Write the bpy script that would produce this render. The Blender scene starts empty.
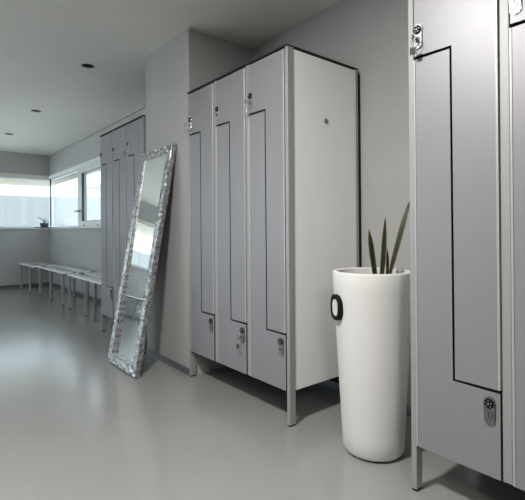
import bpy, bmesh, math, random
from mathutils import Vector, Matrix, noise
random.seed(4)
C = bpy.context.scene.collection
R = math.radians

# ------------------------------------------------------------------ materials
def mat(name, col, rough=.5, metal=0., spec=.5, var=0., scale=20., stretch=(1, 1, 1), bump=0., coat=0., coat_rough=.1):
    m = bpy.data.materials.new(name); m.use_nodes = True
    nt = m.node_tree; b = nt.nodes['Principled BSDF']
    b.inputs['Base Color'].default_value = (*col, 1)
    b.inputs['Roughness'].default_value = rough
    b.inputs['Metallic'].default_value = metal
    b.inputs['Specular IOR Level'].default_value = spec
    b.inputs['Coat Weight'].default_value = coat
    b.inputs['Coat Roughness'].default_value = coat_rough
    tc = nt.nodes.new('ShaderNodeTexCoord'); mp = nt.nodes.new('ShaderNodeMapping')
    mp.inputs['Scale'].default_value = stretch
    nt.links.new(tc.outputs['Object'], mp.inputs['Vector'])
    n = nt.nodes.new('ShaderNodeTexNoise'); n.inputs['Scale'].default_value = scale; n.inputs['Detail'].default_value = 4
    nt.links.new(mp.outputs['Vector'], n.inputs['Vector'])
    if var:
        r = nt.nodes.new('ShaderNodeValToRGB')
        r.color_ramp.elements[0].position = .3; r.color_ramp.elements[1].position = .7
        r.color_ramp.elements[0].color = (*[c * (1 - var) for c in col], 1)
        r.color_ramp.elements[1].color = (*[min(1, c * (1 + var)) for c in col], 1)
        nt.links.new(n.outputs['Fac'], r.inputs['Fac']); nt.links.new(r.outputs['Color'], b.inputs['Base Color'])
    if bump:
        bp = nt.nodes.new('ShaderNodeBump'); bp.inputs['Strength'].default_value = bump; bp.inputs['Distance'].default_value = .002
        nt.links.new(n.outputs['Fac'], bp.inputs['Height']); nt.links.new(bp.outputs['Normal'], b.inputs['Normal'])
    return m

M = {}
M['wall'] = mat('grey wall paint', (.385, .38, .376), .75, var=.03, scale=3, bump=.05)
M['ceiling'] = mat('ceiling paint', (.77, .755, .71), .85, var=.02, scale=2)
M['floor'] = mat('grey resin floor', (.275, .272, .262), .22, spec=.5, var=.04, scale=1.6, bump=.0, coat=.6, coat_rough=.16)
M['door'] = mat('silver grey laminate', (.252, .247, .260), .45, metal=.25, var=.008, scale=60, stretch=(1, 1, .03))
M['alu'] = mat('satin aluminium', (.315, .315, .31), .5, metal=.25, var=.02, scale=80, stretch=(1, 1, .02))
M['edge'] = mat('pale aluminium hinge strip', (.42, .42, .42), .42, metal=.3, var=.02)
M['panel'] = mat('off white laminate', (.80, .797, .785), .5, var=.01, scale=5)
M['dark'] = mat('dark carcass', (.012, .012, .013), .7, var=.1)
M['black'] = mat('black rubber', (.005, .005, .005), .6, spec=.2, var=.1)
M['chrome'] = mat('polished chrome', (.58, .58, .58), .26, metal=1, var=.03)
M['steel'] = mat('worn steel', (.20, .20, .205), .35, metal=.8, var=.1)
M['cap'] = mat('grey plastic cap', (.16, .16, .165), .45, var=.03)
M['pot'] = mat('matt white planter', (.64, .633, .615), .55, var=.012, scale=4, bump=.03)
M['soil'] = mat('dark potting soil', (.03, .022, .015), .95, var=.4, scale=90, bump=.8)
M['skirt'] = mat('dark grey skirting', (.15, .155, .16), .3, metal=.5, var=.04)
M['cream'] = mat('cream trim', (.62, .59, .52), .6, var=.02)
M['white'] = mat('white window frame', (.70, .72, .72), .4, var=.02)
M['darkframe'] = mat('dark window profile', (.04, .045, .05), .4, var=.05)
M['slat'] = mat('white bench slat', (.86, .87, .87), .22, var=.02, scale=30, stretch=(1, .05, 1), coat=.5)
M['terrace'] = mat('white rendered parapet', (.195, .207, .213), .8, var=.015, scale=2)
M['eave'] = mat('pale eave', (.62, .57, .49), .8, var=.02)
M['paving'] = mat('terrace paving', (.45, .45, .44), .8, var=.06, scale=4)
M['bowl'] = mat('dark glazed bowl', (.05, .055, .055), .35, var=.1)
M['twig'] = mat('dark twig', (.02, .02, .018), .7, var=.2)
M['canwhite'] = mat('white lamp ring', (.55, .53, .49), .5, var=.02)
M['canwarm'] = mat('bronze reflector', (.05, .042, .034), .35, metal=.5, var=.05)
M['mirror'] = mat('mirror silver', (.86, .89, .88), .01, metal=1)
M['fob'] = mat('black fob', (.015, .015, .015), .35, var=.1)

def silver():
    m = mat('carved silver leaf', (.40, .40, .405), .30, metal=.85, var=.7, scale=45, bump=.9)
    return m
M['silver'] = silver()
def glass():
    m = bpy.data.materials.new('window glass'); m.use_nodes = True; nt = m.node_tree; nt.nodes.clear()
    o = nt.nodes.new('ShaderNodeOutputMaterial'); mx = nt.nodes.new('ShaderNodeMixShader')
    t = nt.nodes.new('ShaderNodeBsdfTransparent'); g = nt.nodes.new('ShaderNodeBsdfGlossy')
    t.inputs['Color'].default_value = (.94, .97, .97, 1); g.inputs['Roughness'].default_value = .02
    lw = nt.nodes.new('ShaderNodeLayerWeight'); lw.inputs['Blend'].default_value = .5
    pw = nt.nodes.new('ShaderNodeMath'); pw.operation = 'POWER'; pw.inputs[1].default_value = 5; nt.links.new(lw.outputs['Facing'], pw.inputs[0])
    f = nt.nodes.new('ShaderNodeMath'); f.operation = 'MULTIPLY_ADD'; f.inputs[1].default_value = .5; f.inputs[2].default_value = .03; nt.links.new(pw.outputs[0], f.inputs[0])
    nt.links.new(f.outputs[0], mx.inputs['Fac']); nt.links.new(t.outputs[0], mx.inputs[1]); nt.links.new(g.outputs[0], mx.inputs[2])
    nt.links.new(mx.outputs[0], o.inputs['Surface']); return m
M['glass'] = glass()
def leafmat():
    m = bpy.data.materials.new('snake plant leaf'); m.use_nodes = True; nt = m.node_tree; b = nt.nodes['Principled BSDF']
    b.inputs['Roughness'].default_value = .38
    uv = nt.nodes.new('ShaderNodeTexCoord'); sp = nt.nodes.new('ShaderNodeSeparateXYZ')
    nt.links.new(uv.outputs['UV'], sp.inputs[0])
    r = nt.nodes.new('ShaderNodeValToRGB'); e = r.color_ramp.elements
    y = (.30, .27, .10, 1); g = (.010, .016, .008, 1)
    e[0].position = 0; e[0].color = y; e[1].position = 1; e[1].color = y
    for p, c in ((.10, y), (.17, g), (.83, g), (.90, y)):
        k = e.new(p); k.color = c
    nt.links.new(sp.outputs['X'], r.inputs['Fac'])
    w = nt.nodes.new('ShaderNodeTexNoise'); w.inputs['Scale'].default_value = 60
    mp = nt.nodes.new('ShaderNodeMapping'); mp.inputs['Scale'].default_value = (.15, .15, 1)
    nt.links.new(uv.outputs['Object'], mp.inputs[0]); nt.links.new(mp.outputs[0], w.inputs['Vector'])
    mx = nt.nodes.new('ShaderNodeMix'); mx.data_type = 'RGBA'; mx.blend_type = 'MULTIPLY'; mx.inputs[0].default_value = .7
    nt.links.new(r.outputs['Color'], mx.inputs[6]); nt.links.new(w.outputs['Fac'], mx.inputs[7])
    nt.links.new(mx.outputs[2], b.inputs['Base Color']); return m
M['leaf'] = leafmat()

# ------------------------------------------------------------------ mesh helpers
def box(bm, x0, x1, y0, y1, z0, z1, bev=0., seg=1):
    vs = [bm.verts.new((x, y, z)) for x in (x0, x1) for y in (y0, y1) for z in (z0, z1)]
    f = [(0, 1, 3, 2), (4, 6, 7, 5), (0, 4, 5, 1), (2, 3, 7, 6), (0, 2, 6, 4), (1, 5, 7, 3)]
    fs = [bm.faces.new([vs[i] for i in q]) for q in f]
    if bev:
        es = list({e for q in fs for e in q.edges})
        bmesh.ops.bevel(bm, geom=es, offset=bev, segments=seg, affect='EDGES', profile=.5)

def prism(bm, pts, x0, x1, bev=0.):
    """polygon in the (y, z) plane, pushed through from x0 (front) to x1; only the front rim is rounded"""
    a = [bm.verts.new((x0, y, z)) for y, z in pts]; b = [bm.verts.new((x1, y, z)) for y, z in pts]
    n = len(pts); ff = bm.faces.new(a); bm.faces.new(b[::-1])
    for i in range(n): bm.faces.new((a[i], b[i], b[(i + 1) % n], a[(i + 1) % n]))
    if bev:
        bmesh.ops.bevel(bm, geom=list(ff.edges), offset=bev, segments=2, affect='EDGES', profile=.5)

def lathe(bm, prof, seg=48, centre=(0, 0, 0), sx=1., sy=1., axis='z', cap0=False, cap1=False):
    rings = []
    for r, h in prof:
        ring = []
        for i in range(seg):
            a = 2 * math.pi * i / seg
            p = (r * math.cos(a) * sx, r * math.sin(a) * sy, h)
            if axis == 'x': p = (h, p[0], p[1])
            ring.append(bm.verts.new((p[0] + centre[0], p[1] + centre[1], p[2] + centre[2])))
        rings.append(ring)
    for a, b in zip(rings, rings[1:]):
        for i in range(seg): bm.faces.new((a[i], a[(i + 1) % seg], b[(i + 1) % seg], b[i]))
    if cap0: bm.faces.new(rings[0][::-1])
    if cap1: bm.faces.new(rings[-1])

def tube(bm, pts, rad, seg=8, closed=False):
    pts = [Vector(p) for p in pts]; rings = []; n = len(pts); ref = Vector((.3, .2, .93))
    for i, p in enumerate(pts):
        if closed: t = pts[(i + 1) % n] - pts[i - 1]
        else: t = pts[min(i + 1, n - 1)] - pts[max(i - 1, 0)]
        t.normalize(); u = t.cross(ref)
        if u.length < 1e-4: u = t.cross(Vector((1, 0, 0)))
        u.normalize(); v = t.cross(u); r = rad[i] if isinstance(rad, (list, tuple)) else rad
        rings.append([bm.verts.new(p + (u * math.cos(2 * math.pi * k / seg) + v * math.sin(2 * math.pi * k / seg)) * r) for k in range(seg)])
    for i in range(n if closed else n - 1):
        a, b = rings[i], rings[(i + 1) % n]
        for k in range(seg): bm.faces.new((a[k], a[(k + 1) % seg], b[(k + 1) % seg], b[k]))
    if not closed: bm.faces.new(rings[0][::-1]); bm.faces.new(rings[-1])

def obj(name, bm, m, parent=None, smooth=False, uv=False):
    bmesh.ops.recalc_face_normals(bm, faces=bm.faces)
    me = bpy.data.meshes.new(name); bm.to_mesh(me); bm.free()
    me.materials.append(M[m])
    o = bpy.data.objects.new(name, me); C.objects.link(o)
    if smooth:
        for p in me.polygons: p.use_smooth = True
        me.set_sharp_from_angle(angle=R(40))
    if parent: o.parent = parent
    return o

def boxes(name, m, parent, *bs, bev=0., seg=1):
    bm = bmesh.new()
    for b in bs: box(bm, *b, bev=bev, seg=seg)
    return obj(name, bm, m, parent)

def tag(o, label, cat, group=None):
    o['label'] = label; o['category'] = cat
    if group: o['group'] = group
    return o
def thing(name, label, cat, loc=(0, 0, 0), rz=0, group=None):
    o = bpy.data.objects.new(name, None); C.objects.link(o); o.empty_display_size = .1
    o.location = loc; o.rotation_euler = (0, 0, rz); return tag(o, label, cat, group)
def struct(o, label=None):
    o['kind'] = 'structure'
    if label: o['label'] = label; o['category'] = 'room'
    return o
def dup(root, loc, rz, label):
    r = root.copy(); C.objects.link(r); r.location = loc; r.rotation_euler = (0, 0, rz); r['label'] = label
    def rec(src, dst):
        for ch in [c for c in bpy.data.objects if c.parent == src]:
            k = ch.copy(); C.objects.link(k); k.parent = dst; rec(ch, k)
    rec(root, r); return r

# ------------------------------------------------------------------ room
XW, YF, XL, YB, ZC = 2.04, 8.64, -2.6, -2.6, 2.354
XP, YP0, YP1 = 1.483, 2.596, 3.286          # the pier between the two locker bays
ZS, ZH = 1.013, 1.929                       # sill and head of the window band
WY0, WY1 = 5.05, 8.60                       # right window
T = .18
struct(boxes('floor', 'floor', None, (XL - T, XW + T, YB - T, YF + T, -.1, 0)), 'grey glossy resin floor')
# ceiling with the cut-outs of the recessed lights
SPOTS = [(1.181, 3.742), (1.157, 5.515), (1.132, 7.055)]
bm = bmesh.new()
vs = [bm.verts.new((x, y, ZC)) for x, y in ((XL - T, YB - T), (XW + T, YB - T), (XW + T, YF + T), (XL - T, YF + T))]
es = [bm.edges.new((vs[i], vs[(i + 1) % 4])) for i in range(4)]
for sx, sy in SPOTS:
    ring = [bm.verts.new((sx + .052 * math.cos(2 * math.pi * k / 24), sy + .052 * math.sin(2 * math.pi * k / 24), ZC)) for k in range(24)]
    es += [bm.edges.new((ring[i], ring[(i + 1) % 24])) for i in range(24)]
bmesh.ops.triangle_fill(bm, use_beauty=True, use_dissolve=False, edges=es)
box(bm, XL - T, XW + T, YB - T, YF + T, ZC + .12, ZC + .25)
for b in ((XL - T, XW + T, YB - T, YB, ZC, ZC + .12), (XL - T, XW + T, YF, YF + T, ZC, ZC + .12),
          (XL - T, XL, YB, YF, ZC, ZC + .12), (XW, XW + T, YB, YF, ZC, ZC + .12)): box(bm, *b)
struct(obj('ceiling', bm, 'ceiling'), 'flat pale grey ceiling')
struct(boxes('wall_right', 'wall', None, (XW, XW + T, YB, WY0, 0, ZC), (XW, XW + T, WY0, YF + T, 0, ZS), (XW, XW + T, WY0, YF + T, ZH, ZC)), 'grey wall behind the lockers')
struct(boxes('wall_far', 'wall', None, (XL, XW, YF, YF + T, 0, ZS), (XL, XW, YF, YF + T, ZH, ZC)), 'grey wall below and above the far window')
LW0, LW1, LS, LH = 3.4, 8.60, .12, 2.22
struct(boxes('wall_left', 'wall', None, (XL - T, XL, YB, LW0, 0, ZC), (XL - T, XL, LW0, YF + T, 0, LS), (XL - T, XL, LW0, YF + T, LH, ZC)), 'grey wall on the left')
struct(boxes('wall_back', 'wall', None, (XL, XW, YB - T, YB, 0, ZC)), 'grey wall behind the camera')
struct(boxes('wall_pier', 'wall', None, (XP, XW + .05, YP0, YP1, 0, ZC)), 'grey wall pier between the locker bays')
# skirting and cornices
struct(boxes('baseboard_pier', 'skirt', None, (XP - .012, XP, YP0 + .004, YP1, 0, .045), bev=.002), 'dark grey skirting on the pier')
struct(boxes('baseboard_right', 'skirt', None, (XW - .012, XW, YB, YP0, 0, .045), bev=.002))
struct(boxes('baseboard_window', 'skirt', None, (XW - .012, XW, YP1, YF, 0, .045), bev=.002))
struct(boxes('baseboard_far', 'skirt', None, (XL, XW - .014, YF - .012, YF, 0, .045), bev=.002))
struct(boxes('trim_1', 'cream', None, (XP, XW, YP0 - .014, YP0, ZC - .016, ZC)), 'narrow cream cornice on the pier')
struct(boxes('trim_2', 'wall', None, (XW - .02, XW, YP1, YF, ZC - .03, ZC)), 'thin cornice above the far lockers')
struct(boxes('trim_3', 'cream', None, (XL, XW - .03, YF - .03, YF, ZH - .005, ZH + .05)), 'cream head trim of the far window')
struct(boxes('trim_4', 'white', None, (XW - .03, XW, WY0, YF - .03, ZH - .005, ZH + .045), bev=.003), 'white head trim of the side window')
struct(boxes('trim_5', 'white', None, (XW - .035, XW + .12, WY0, YF - .036, ZS, ZS + .022), (XL, XW + .12, YF - .036, YF + .12, ZS, ZS + .022)), 'pale window sill')
# windows: a band that turns the corner with one thin dark mullion
def frame(name, parent, m, x0, x1, y0, y1, z0, z1, w):
    return boxes(name, m, parent, (x0, x1, y0, y1, z0, z0 + w), (x0, x1, y0, y1, z1 - w, z1), (x0, x1, y0, y0 + w, z0 + w, z1 - w), (x0, x1, y1 - w, y1, z0 + w, z1 - w))
Z0, Z1 = ZS + .022, ZH - .005
w1 = struct(boxes('window_1', 'white', None, (XW + .02, XW + .08, 6.87, 7.05, Z0, Z1), (XW + .02, XW + .08, 7.05, YF - .02, Z0, Z0 + .02), (XW + .02, XW + .08, 7.05, YF - .02, Z1 - .02, Z1)), 'fixed corner pane of the side window')
bm = bmesh.new(); box(bm, XW + .047, XW + .053, 7.05, YF - .02, Z0 + .02, Z1 - .02); obj('pane', bm, 'glass', w1)
w2 = struct(frame('window_2', None, 'white', XW - .006, XW + .07, WY0, 6.86, Z0, Z1, .085), 'white opening sash of the side window')
bm = bmesh.new(); box(bm, XW + .03, XW + .036, WY0 + .085, 6.775, Z0 + .085, Z1 - .085); obj('pane', bm, 'glass', w2)
frame('gasket', w2, 'darkframe', XW - .004, XW + .03, WY0 + .078, 6.778, Z0 + .078, Z1 - .078, .012)
hd = boxes('window_handle', 'darkframe', w2, (XW - .05, XW - .036, 6.72, 6.98, 1.262, 1.285), (XW - .05, XW - .006, 6.84, 6.87, 1.262, 1.285), bev=.003)
boxes('handle_plate', 'white', w2, (XW - .014, XW - .006, 6.825, 6.855, 1.17, 1.30), bev=.002)
for y in (6.63, 6.02): boxes('drain_cap', 'darkframe', w2, (XW - .014, XW - .006, y, y + .07, Z0 + .012, Z0 + .028))
w3 = struct(boxes('window_3', 'white', None, (XL, XW + .05, YF + .02, YF + .07, Z0, Z0 + .02), (XL, XW + .05, YF + .02, YF + .07, Z1 - .02, Z1)), 'long fixed window of the far wall')
bm = bmesh.new(); box(bm, XL, XW + .05, YF + .042, YF + .048, Z0 + .02, Z1 - .02); obj('pane', bm, 'glass', w3)
boxes('mullion', 'darkframe', w3, (XW - .002, XW + .018, YF - .012, YF + .010, Z0 + .03, Z1), bev=.003)
w4 = struct(boxes('window_added_left', 'white', None, (XL - .08, XL - .03, LW0, YF + .02, LS, LS + .05), (XL - .08, XL - .03, LW0, YF + .02, LH - .05, LH), *[(XL - .08, XL - .03, yy - .03, yy + .03, LS + .05, LH - .05) for yy in (3.43, 5.15, 6.85, 8.57)]), 'added tall glazing of the unseen left wall')  # unseen glazing, added and sized to bring daylight onto ceiling and doors
bm = bmesh.new(); box(bm, XL - .052, XL - .046, LW0, YF, LS + .04, LH - .04); obj('pane', bm, 'glass', w4)
# outside: eave, parapet, paving
EX, EY = 2.46, 10.55
struct(boxes('trim_6', 'eave', None, (XW + T, EX, 3.0, EY, 1.955, 2.1), (XL - .5, XW + T, YF + T, EY, 1.955, 2.1)), 'beige eave outside the windows')
struct(boxes('wall_terrace', 'terrace', None, (5.14, 5.34, 0, 22.2, -.1, 2.56), (-16, 5.14, 22.0, 22.2, -.1, 2.56)), 'white terrace parapet outside')
struct(boxes('floor_terrace', 'paving', None, (-16, 6, YF + T, 23, -.25, -.1), (XW + T, 6, -2, YF + T, -.25, -.1), (-16, XL - T, -4, YF + T, -.25, -.1)), 'terrace paving outside')

# recessed ceiling lights
def downlight(i, x, y):
    lab = ['round recessed ceiling light nearest the pier, largest of the row', 'middle recessed ceiling light of the row over the walkway', 'farthest recessed ceiling light, close to the left picture edge'][i]
    t = thing('ceiling_light', lab, 'ceiling light', (x, y, ZC), 0, 'recessed lights in the ceiling')
    bm = bmesh.new(); lathe(bm, [(.050, .004), (.050, -.001), (.060, -.003), (.061, 0.0), (.052, .001)], 32); obj('ring', bm, 'canwhite', t, True)
    bm = bmesh.new(); lathe(bm, [(.051, .0), (.046, .03), (.036, .07), (.030, .085)], 32, cap1=True); obj('reflector', bm, 'canwarm', t, True)
    bm = bmesh.new(); lathe(bm, [(.001, .045), (.014, .047), (.024, .058), (.024, .08)], 24, cap1=True); obj('bulb', bm, 'canwhite', t, True)
for i, (x, y) in enumerate(SPOTS): downlight(i, x, y)

# ------------------------------------------------------------------ lockers
H, ZB, DPT = 1.9, .172, .551
CP, DV = .022, .030                       # corner post and divider, seen from the front
DWM, DWR = .297, .303                      # door widths
def width(dw): return 3 * dw + 2 * CP + 2 * DV
def lock(door, y, z, up):
    """oval plate with a numbered dial above a key cylinder, on the face of the door"""
    bm = bmesh.new(); bw, bh = .0175, .045; n = 20; pts = []
    for k in range(2 * n):
        a = math.pi * k / n
        pts.append((y + bw * math.cos(a), z + (bh - bw) * (1 if math.sin(a) >= 0 else -1) + bw * math.sin(a)))
    prism(bm, pts, -.005, 0, .002); obj('lock_plate', bm, 'chrome' if up else 'steel', door, True)
    bm = bmesh.new(); lathe(bm, [(.0155, -.004), (.0155, -.009), (.0135, -.011)], 28, (0, y, z + .024), axis='x', cap1=True)
    obj('lock_dial', bm, 'black', door, True)
    bm = bmesh.new()
    for k in range(5):
        a = 2 * math.pi * k / 5 + .3
        lathe(bm, [(.0019, -.0105), (.0019, -.0118)], 8, (0, y + .0095 * math.cos(a), z + .024 + .0095 * math.sin(a)), axis='x', cap1=True)
    lathe(bm, [(.0040, -.0105), (.0030, -.013)], 10, (0, y, z + .024), axis='x', cap1=True)
    obj('dial_marks', bm, 'chrome', door)
    bm = bmesh.new(); lathe(bm, [(.0105, -.004), (.0105, -.008), (.0095, -.0095)], 24, (0, y, z - .012), axis='x', cap1=True)
    obj('lock_cylinder', bm, 'steel', door, True)
    boxes('keyhole', 'dark', door, (-.0102, -.0093, y - .0016, y + .0016, z - .019, z - .005))

def bank(label, loc, DW):
    WID = width(DW)
    t = thing('locker_bank', label, 'lockers', loc, 0, 'grey locker banks along the wall')
    boxes('carcass', 'dark', t, (.024, DPT - .022, .024, WID - .024, ZB, H - .016))
    for y0, y1, ny in ((.004, .022, 0), (WID - .022, WID - .004, WID)):
        p = boxes('side_panel', 'panel', t, (.046, DPT - .022, y0, y1, ZB, H - .014), bev=.001)
        p['label'] = 'off white side panel'
        if ny == 0:
            bm = bmesh.new(); lathe(bm, [(.014, 0), (.014, .004), (.011, .006)], 24, cap1=True)
            bmesh.ops.rotate(bm, verts=bm.verts, matrix=Matrix.Rotation(R(90), 3, 'X'))
            bmesh.ops.translate(bm, verts=bm.verts, vec=(.283, .004, 1.558)); obj('round_cap', bm, 'cap', p, True)
    for y0, y1 in ((0, CP), (WID - CP, WID)):
        for x0, x1 in ((.004, .044), (DPT - .022, DPT)):
            p = boxes('frame_post', 'alu', t, (x0, x1, y0, y1, .007, H - .008), bev=.0025, seg=2)
            boxes('rubber_foot', 'black', p, (x0 + .002, x1 - .002, y0 + .002, y1 - .002, 0, .007))
    for k in (1, 2):
        yc = CP + k * DW + (k - .5) * DV
        boxes('divider_post', 'alu', t, (.006, .024, yc - DV / 2, yc + DV / 2, ZB, H - .008), bev=.0025, seg=2)
    boxes('top_panel', 'dark', t, (-.002, DPT, 0, WID, H - .008, H))
    boxes('bottom_rail', 'alu', t, (.024, DPT - .022, .022, WID - .022, ZB - .006, ZB))
    boxes('back_strip', 'black', t, (DPT, DPT + .020, .001, WID - .001, .05, H - .03))
    g = .004; zt, zb, zlo, zhi = 1.610, .455, ZB + .001, H - .016
    for k in range(3):
        yr = CP + k * (DW + DV) + g; yl = yr + DW - 2 * g; ym = yl - .142
        bm = bmesh.new()
        prism(bm, [(yl, zt + .005), (yl, zhi), (yr, zhi), (yr, zb + .004), (ym - g, zb + .004), (ym - g, zt + .005)], .001, .02, .0015)
        d = obj('door', bm, 'door', t); d.data.materials.append(M['dark'])
        for p_ in d.data.polygons:
            if abs(p_.normal.x) < .3: p_.material_index = 1      # black core of the board
        boxes('hinge_strip', 'edge', d, (-.0015, .015, yr - .0015, yr + .006, zb + .006, zhi - .002), bev=.001)
        lock(d, yl - .018, 1.686, True)
        bm = bmesh.new()
        prism(bm, [(yl, zt - .005), (ym + g, zt - .005), (ym + g, zb - .004), (yr, zb - .004), (yr, zlo), (yl, zlo)], .001, .02, .0015)
        d = obj('door', bm, 'door', t); d.data.materials.append(M['dark'])
        for p_ in d.data.polygons:
            if abs(p_.normal.x) < .3: p_.material_index = 1      # black core of the board
        boxes('hinge_strip', 'edge', d, (-.0015, .015, yl - .006, yl + .0015, zlo + .002, zt - .006), bev=.001)
        lock(d, yr + .032, .389, False)
    return t
XM = 1.464
LM = (XM, 1.597, 0); LR = (XM, .927 - width(DWR), 0); LF = (XM, 3.302, 0)
bk = bank('tall grey three column locker bank with off white side panel, left of the white planter', LM, DWM)
bank('grey locker bank at the right picture edge, nearest and cut by the frame', LR, DWR)
dup(bk, LF, 0, 'far grey locker bank beyond the pier and silver mirror, nearest the windows')

# keys left in some locks: y of the lock on the bank and its height
def lockpos(base, k, up):
    DW = DWR if base is LR else DWM
    yr = CP + k * (DW + DV) + .0035; yl = yr + DW - .007
    return (base[0], base[1] + (yl - .018 if up else yr + .032), (1.686 if up else .389) - .012)
def key(label, base, k, up, fob):
    x, y, z = lockpos(base, k, up)
    t = thing('locker_key', label, 'key', (x - .0095, y, z), 0, 'keys left in locker locks')
    bm = bmesh.new(); box(bm, -.012, .0, -.0012, .0012, -.0035, .0035)
    bmesh.ops.translate(bm, verts=bm.verts, vec=(-.0008, 0, 0)); obj('blade', bm, 'chrome', t)
    bm = bmesh.new(); lathe(bm, [(.0125, -.0015), (.0125, .0015)], 20, cap0=True, cap1=True)
    bmesh.ops.rotate(bm, verts=bm.verts, matrix=Matrix.Rotation(R(90), 3, 'X'))
    bmesh.ops.translate(bm, verts=bm.verts, vec=(-.021, 0, 0)); obj('bow', bm, 'chrome', t, True)
    c = Vector((-.024, .001, -.018))
    bm = bmesh.new(); tube(bm, [c + Vector((.006 * math.cos(a), .012 * math.cos(a + .6), .019 * math.sin(a))) for a in [2 * math.pi * q / 20 for q in range(20)]], .0015, 6, True)
    obj('ring', bm, 'chrome', t, True)
    bm = bmesh.new(); box(bm, -.026, -.023, -.010, .012, -.062, -.036, .001); 
    b = obj('tag', bm, 'fob' if fob else 'chrome', t); b['label'] = 'black plastic tag' if fob else 'bright metal tag'
key('key hanging in the upper left lock of the nearest right hand locker bank', LR, 2, True, True)
key('key in the upper lock of the right column, three column bank with white side', LM, 0, True, False)
key('bright key in the upper lock of the left column beside the pier', LM, 2, True, False)
key('key hanging in the lower lock of the middle column, bank beside the planter', LM, 1, False, True)
key('key in the upper lock of the far locker bank beyond the mirror', LF, 0, True, True)

# ------------------------------------------------------------------ leaning mirror
A = math.atan2(.285, 1.58); ML, MW, MT, FW = 1.606, .508, .030, .064
mx = XP - .0008 - (ML * math.sin(A) + MT * math.cos(A))
mir = thing('floor_mirror', 'tall mirror in carved silver frame leaning against the grey pier', 'mirror', (mx, 2.772, MT * math.sin(A)))
def P(v, w, d):       # v across (world +Y), w up the mirror, d towards the room
    return Vector((math.sin(A) * w - math.cos(A) * d, v, math.cos(A) * w + math.sin(A) * d))
boxes_m = bmesh.new()
vs = [boxes_m.verts.new(P(v, w, d)) for v in (.004, MW - .004) for w in (.004, ML - .004) for d in (-MT, -.0245)]
for q in [(0, 1, 3, 2), (4, 6, 7, 5), (0, 4, 5, 1), (2, 3, 7, 6), (0, 2, 6, 4), (1, 5, 7, 3)]: boxes_m.faces.new([vs[i] for i in q])
bb = obj('backing_board', boxes_m, 'dark', mir)
bm = bmesh.new(); q = FW - .006
bm.faces.new([bm.verts.new(P(v, w, -.011 + .021 * (w / ML - .5))) for v, w in ((q, q), (MW - q, q), (MW - q, ML - q), (q, ML - q))])
obj('mirror_glass', bm, 'mirror', mir)
def carve(v, w, s):    # relief of scrolling leaves on the frame; s = 0 outer edge .. 1 inner edge
    p = Vector((v * 26, w * 26, 1.7)); q = p + noise.noise_vector(p * .7) * .9
    a = noise.turbulence(q, 3, False) * .009
    return a * math.sin(math.pi * min(1, max(0, s))) ** .6
bm = bmesh.new(); NA = 12
def strip(corner0, corner1, inner0, inner1, n):
    grid = []
    for i in range(n + 1):
        t = i / n; row = []
        o = Vector(corner0).lerp(Vector(corner1), t); k = Vector(inner0).lerp(Vector(inner1), t)
        row.append(bm.verts.new(P(o.x, o.y, -MT)))
        for j in range(NA + 1):
            s = j / NA; p = o.lerp(k, s)
            h = .001 + .004 * math.exp(-((s - .06) / .08) ** 2) + .003 * math.sin(math.pi * s)
            if s < .84: h += carve(p.x, p.y, s / .84)
            else:
                L = (p.x if abs(o.y - corner1[1]) < .001 and abs(corner0[1] - corner1[1]) < .001 else p.y)
                h += .0035 + .0015 * abs(math.sin(L * math.pi / .016))
            if j == 0: h = .0
            row.append(bm.verts.new(P(p.x, p.y, h)))
        row.append(bm.verts.new(P(k.x, k.y, -.024)))
        grid.append(row)
    for a, b in zip(grid, grid[1:]):
        for j in range(len(a) - 1): bm.faces.new((a[j], a[j + 1], b[j + 1], b[j]))
f = FW
strip((0, 0), (MW, 0), (f, f), (MW - f, f), 90)
strip((MW, 0), (MW, ML), (MW - f, f), (MW - f, ML - f), 280)
strip((MW, ML), (0, ML), (MW - f, ML - f), (f, ML - f), 90)
strip((0, ML), (0, 0), (f, ML - f), (f, f), 280)
bmesh.ops.remove_doubles(bm, verts=bm.verts, dist=.0002)
fr = obj('carved_frame', bm, 'silver', mir, True)

# ------------------------------------------------------------------ planter and snake plant
PX, PY = 1.606, 1.203
pl = thing('tall_planter', 'tall tapered white round planter between the two locker banks', 'planter', (PX, PY, 0))
RB, RT, PH = .133, .1735, .794
prof = [(.05, .004), (RB - .022, .004), (RB - .008, .010), (RB, .024)]
for k in range(1, 13): prof.append((RB + (RT - RB) * k / 12, .024 + (PH - .034) * k / 12))
prof += [(RT - .002, PH - .003), (RT - .007, PH), (RT - .016, PH), (RT - .021, PH - .004), (RT - .024, PH - .03), (RT - .03, PH - .12)]
bm = bmesh.new(); lathe(bm, prof, 96, cap0=True, cap1=False); obj('shell', bm, 'pot', pl, True)
bm = bmesh.new(); lathe(bm, [(RB - .03, 0), (RB - .018, 0), (RB - .016, .006)], 64, cap0=True, cap1=True); obj('base_ring', bm, 'black', pl, True)
bm = bmesh.new(); lathe(bm, [(.001, PH - .075), (.05, PH - .078), (.10, PH - .083), (RT - .0275, PH - .086)], 48); obj('soil', bm, 'soil', pl, True)
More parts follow.
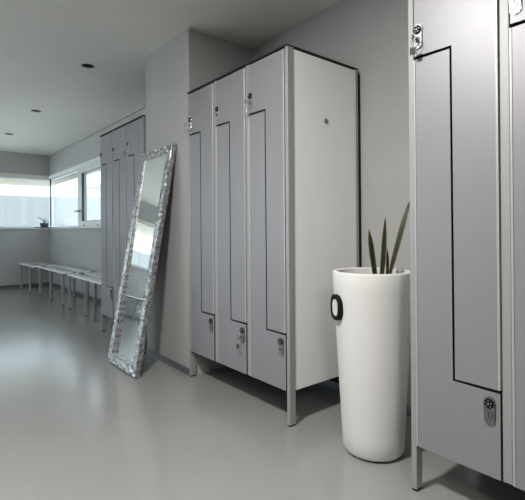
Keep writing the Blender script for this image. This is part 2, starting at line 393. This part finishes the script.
# oval dark rimmed grip on the side
left = Vector((-.775, .631, 0)); cam = Vector((-.80, -.60, 0)); ph = R(16)
dirn = (left * math.cos(ph) + cam * math.sin(ph)).normalized(); tan = Vector((0, 0, 1)).cross(dirn)
zg = .640; rg = RB + (RT - RB) * (zg - .024) / (PH - .034)
def oval(bm, rw, rh, d, n=40, e=2.6):
    out = []
    for k in range(n):
        a = 2 * math.pi * k / n; c, s = math.cos(a), math.sin(a)
        x = rw * math.copysign(abs(c) ** (2 / e), c); z = rh * math.copysign(abs(s) ** (2 / e), s)
        out.append(bm.verts.new(dirn * (rg + d) + tan * x + Vector((0, 0, zg + z))))
    return out
bm = bmesh.new(); rings = [oval(bm, .043, .056, -.012), oval(bm, .043, .056, .014), oval(bm, .040, .053, .017), oval(bm, .033, .040, .017), oval(bm, .031, .037, .015), oval(bm, .031, .037, -.012)]
for a, b in zip(rings, rings[1:]):
    for k in range(40): bm.faces.new((a[k], a[(k + 1) % 40], b[(k + 1) % 40], b[k]))
gr = obj('grip_rim', bm, 'black', pl, True); gr['label'] = 'black oval rim of the side grip'
bm = bmesh.new(); a = oval(bm, .0315, .0375, -.012); b = oval(bm, .0315, .0375, .012); bm.faces.new(b)
for k in range(40): bm.faces.new((a[k], a[(k + 1) % 40], b[(k + 1) % 40], b[k]))
obj('grip_inset', bm, 'pot', gr, True)

sp = thing('snake_plant', 'small snake plant with upright dark leaves growing in the white planter', 'plant', (PX + .012, PY - .01, PH - .079))
base = Vector(sp.location)
RTv = Vector((.775, -.631, 0))
def leaf(p0, p1, p2, w, yaw, thick=.003, fold=.25, pk=.55, b0=.55):
    """blade along a bent centre line (world points), widest in the middle, pointed tip, folded like a shallow V"""
    p0, p1, p2 = [Vector(p) - base for p in (p0, p1, p2)]
    bm = bmesh.new(); uvl = bm.loops.layers.uv.new('UVMap'); n = 18; m = 7; fr_, bk_ = [], []; uvs = {}
    side = Matrix.Rotation(yaw, 3, 'Z') @ RTv
    for i in range(n + 1):
        t = i / n; c = p0 * (1 - t) ** 2 + p1 * 2 * t * (1 - t) + p2 * t * t
        d = ((p1 - p0) * (1 - t) + (p2 - p1) * t).normalized(); s = (side - d * side.dot(d)).normalized(); nn = s.cross(d)
        ww = w * (b0 + (.857 - b0) * math.sin(t / pk * math.pi / 2)) if t < pk else w * (.857 * (1 - ((t - pk) / (1 - pk)) ** 2.2) + .02)
        ra, rb = [], []
        for j in range(m):
            u = j / (m - 1) * 2 - 1; q = c + s * ww * u + nn * fold * ww * (u * u)
            th = thick * (1.05 - u * u)
            for L, sg in ((ra, 1), (rb, -1)):
                v = bm.verts.new(q + nn * th * sg); L.append(v); uvs[v] = (j / (m - 1), t)
        fr_.append(ra); bk_.append(rb)
    for g_ in (fr_, bk_):
        for a, b in zip(g_, g_[1:]):
            for j in range(m - 1): bm.faces.new((a[j], a[j + 1], b[j + 1], b[j]))
    for j in (0, m - 1):
        for i in range(n): bm.faces.new((fr_[i][j], bk_[i][j], bk_[i + 1][j], fr_[i + 1][j]))
    bm.faces.new(fr_[-1] + bk_[-1][::-1]); bm.faces.new(fr_[0] + bk_[0][::-1])
    for fc in bm.faces:
        for lp in fc.loops: lp[uvl].uv = uvs[lp.vert]
    return obj('leaf', bm, 'leaf', sp, True)
zs = PH - .086
def W(u, v, d=1.946):     # a place on the upright plane through the planter's axis, from its sideways and vertical offset
    return (PX + .775 * (u + .011), PY - .631 * (u + .011), v)
leaf(W(.010, zs), W(-.013, .875), W(-.024, .977), .017, R(15))
leaf(W(.026, zs), W(.044, .86), W(.050, 1.034), .0145, R(-20))
leaf(W(.040, zs), W(.066, .80), W(.052, .912), .011, R(30))
leaf(W(.050, zs), W(.098, .89), W(.162, 1.108), .0165, R(-35), pk=.72, b0=.28)

# ------------------------------------------------------------------ benches (local: y along, x depth, front at x = 0)
def bench(label, loc, rz=0, L=1.36, legs=(.045, .68, 1.315)):
    t = thing('bench', label, 'bench', loc, rz, 'white slatted benches')
    D, hh = .36, .43
    for x0, x1 in ((0, .13), (.215, D)):
        boxes('seat_slat', 'slat', t, (x0, x1, 0, L, hh - .022, hh), bev=.004, seg=2)
    for y in legs:
        for x in (.006, D - .034):
            p = boxes('leg', 'alu', t, (x, x + .028, y - .014, y + .014, .006, hh - .046), bev=.003)
            boxes('foot', 'black', p, (x + .002, x + .026, y - .012, y + .012, 0, .006))
        boxes('crossbar', 'alu', t, (.006, D - .006, y - .014, y + .014, hh - .046, hh - .022), bev=.002)
    boxes('centre_rail', 'darkframe', t, (.135, .21, .01, L - .01, hh - .04, hh - .024), bev=.002)
    return t
b0 = bench('middle white slatted bench of the row under the side window', (1.582, 6.10, 0))
dup(b0, (1.582, 4.53, 0), 0, 'nearest white slatted bench, partly hidden behind the far locker bank')
dup(b0, (-.62, 8.18, 0), R(90), 'white slatted bench seen only as a reflection in the leaning mirror')
bench('farthest white slatted bench, short, in the corner under the windows', (1.515, 7.54, 0), 0, 1.0, (.24, .94))

# ------------------------------------------------------------------ bowl on the sill
bw = thing('sill_planter', 'small dark bowl with bare twigs on the window sill corner', 'planter', (1.945, 8.665, ZS + .022))
bm = bmesh.new(); lathe(bm, [(.15, 0), (.165, .004), (.17, .012), (.155, .014)], 32, cap0=True, cap1=True, sy=.55); obj('saucer', bm, 'bowl', bw, True)
bm = bmesh.new(); lathe(bm, [(.05, .013), (.062, .016), (.078, .085), (.074, .087), (.066, .07)], 32, cap0=True, cap1=True, sy=.75); obj('bowl', bm, 'bowl', bw, True)
for q in ([(0, 0, .07), (-.01, 0, .12), (-.05, 0, .16), (-.11, -.01, .20)], [(0, 0, .07), (.01, 0, .11), (.05, 0, .125), (.08, 0, .10)], [(-.01, 0, .07), (.0, 0, .14), (.03, 0, .17)]):
    bm = bmesh.new(); tube(bm, q, [.008, .007, .007, .004][:len(q)], 6); obj('twig', bm, 'twig', bw, True)

# ------------------------------------------------------------------ light
w = bpy.data.worlds.new('overcast'); bpy.context.scene.world = w; w.use_nodes = True
bg = w.node_tree.nodes['Background']; bg.inputs[0].default_value = (.78, .90, 1.0, 1); bg.inputs[1].default_value = 2.6
def area(name, loc, size, power, col=(1, 1, 1), rot=(0, 0, 0), sy=None, portal=False, shape='DISK'):
    l = bpy.data.lights.new(name, 'AREA'); l.energy = power; l.color = col; l.shape = 'RECTANGLE' if sy else shape; l.size = size
    if sy: l.size_y = sy
    if portal: l.cycles.is_portal = True
    o = bpy.data.objects.new(name, l); C.objects.link(o); o.location = loc; o.rotation_euler = rot; return o
sl = bpy.data.lights.new('sun', 'SUN'); sl.energy = 17.0; sl.angle = R(1.5); sl.color = (.94, .98, 1)
so = bpy.data.objects.new('sun', sl); C.objects.link(so); so.location = (-8, 3, 9)
so.rotation_euler = Vector((.52, .28, -.80)).to_track_quat('-Z', 'Y').to_euler()
area('bounced_strobe_key', (.08, 1.15, ZC - .02), .28, 73, (1, .98, .945))  # unseen area light added for a bounced strobe, not a ceiling lamp
area('fill_light_rear', (-.7, -1.5, ZC - .02), .5, 46, (1, .98, .95))  # added fill from behind the camera, no lamp known there
zc = (ZS + ZH) / 2
area('portal_far', ((XL + XW) / 2, YF + .1, zc), XW - XL, 1, rot=(R(-90), 0, 0), sy=ZH - ZS, portal=True)
area('portal_side', (XW + .1, (WY0 + WY1) / 2, zc), WY1 - WY0, 1, rot=(R(90), 0, R(90)), sy=ZH - ZS, portal=True)
area('portal_left', (XL - .1, (LW0 + LW1) / 2, (LS + LH) / 2), LW1 - LW0, 1, rot=(R(90), 0, R(-90)), sy=LH - LS, portal=True)

# ------------------------------------------------------------------ camera
y, pt, r = R(39.1568), R(.1719), R(-.4066); FPX, SY = 437.482, -22.0791
fw = Vector((math.sin(y) * math.cos(pt), math.cos(y) * math.cos(pt), math.sin(pt)))
rt = Vector((math.cos(y), -math.sin(y), 0)); up = rt.cross(fw)
rt2 = rt * math.cos(r) + up * math.sin(r); up2 = -rt * math.sin(r) + up * math.cos(r)
cd = bpy.data.cameras.new('camera'); cd.sensor_fit = 'HORIZONTAL'; cd.sensor_width = 36; cd.lens = FPX / 525 * 36
cd.shift_y = SY / 525; cd.clip_start = .05
co = bpy.data.objects.new('camera', cd); C.objects.link(co)
mw = Matrix((rt2, up2, -fw)).transposed().to_4x4(); mw.translation = (0, 0, .9811); co.matrix_world = mw
s = bpy.context.scene; s.camera = co
s.cycles.caustics_reflective = False; s.cycles.caustics_refractive = False
s.view_settings.view_transform = 'Standard'; s.view_settings.look = 'None'; s.view_settings.gamma = 1
s.view_settings.exposure = 0
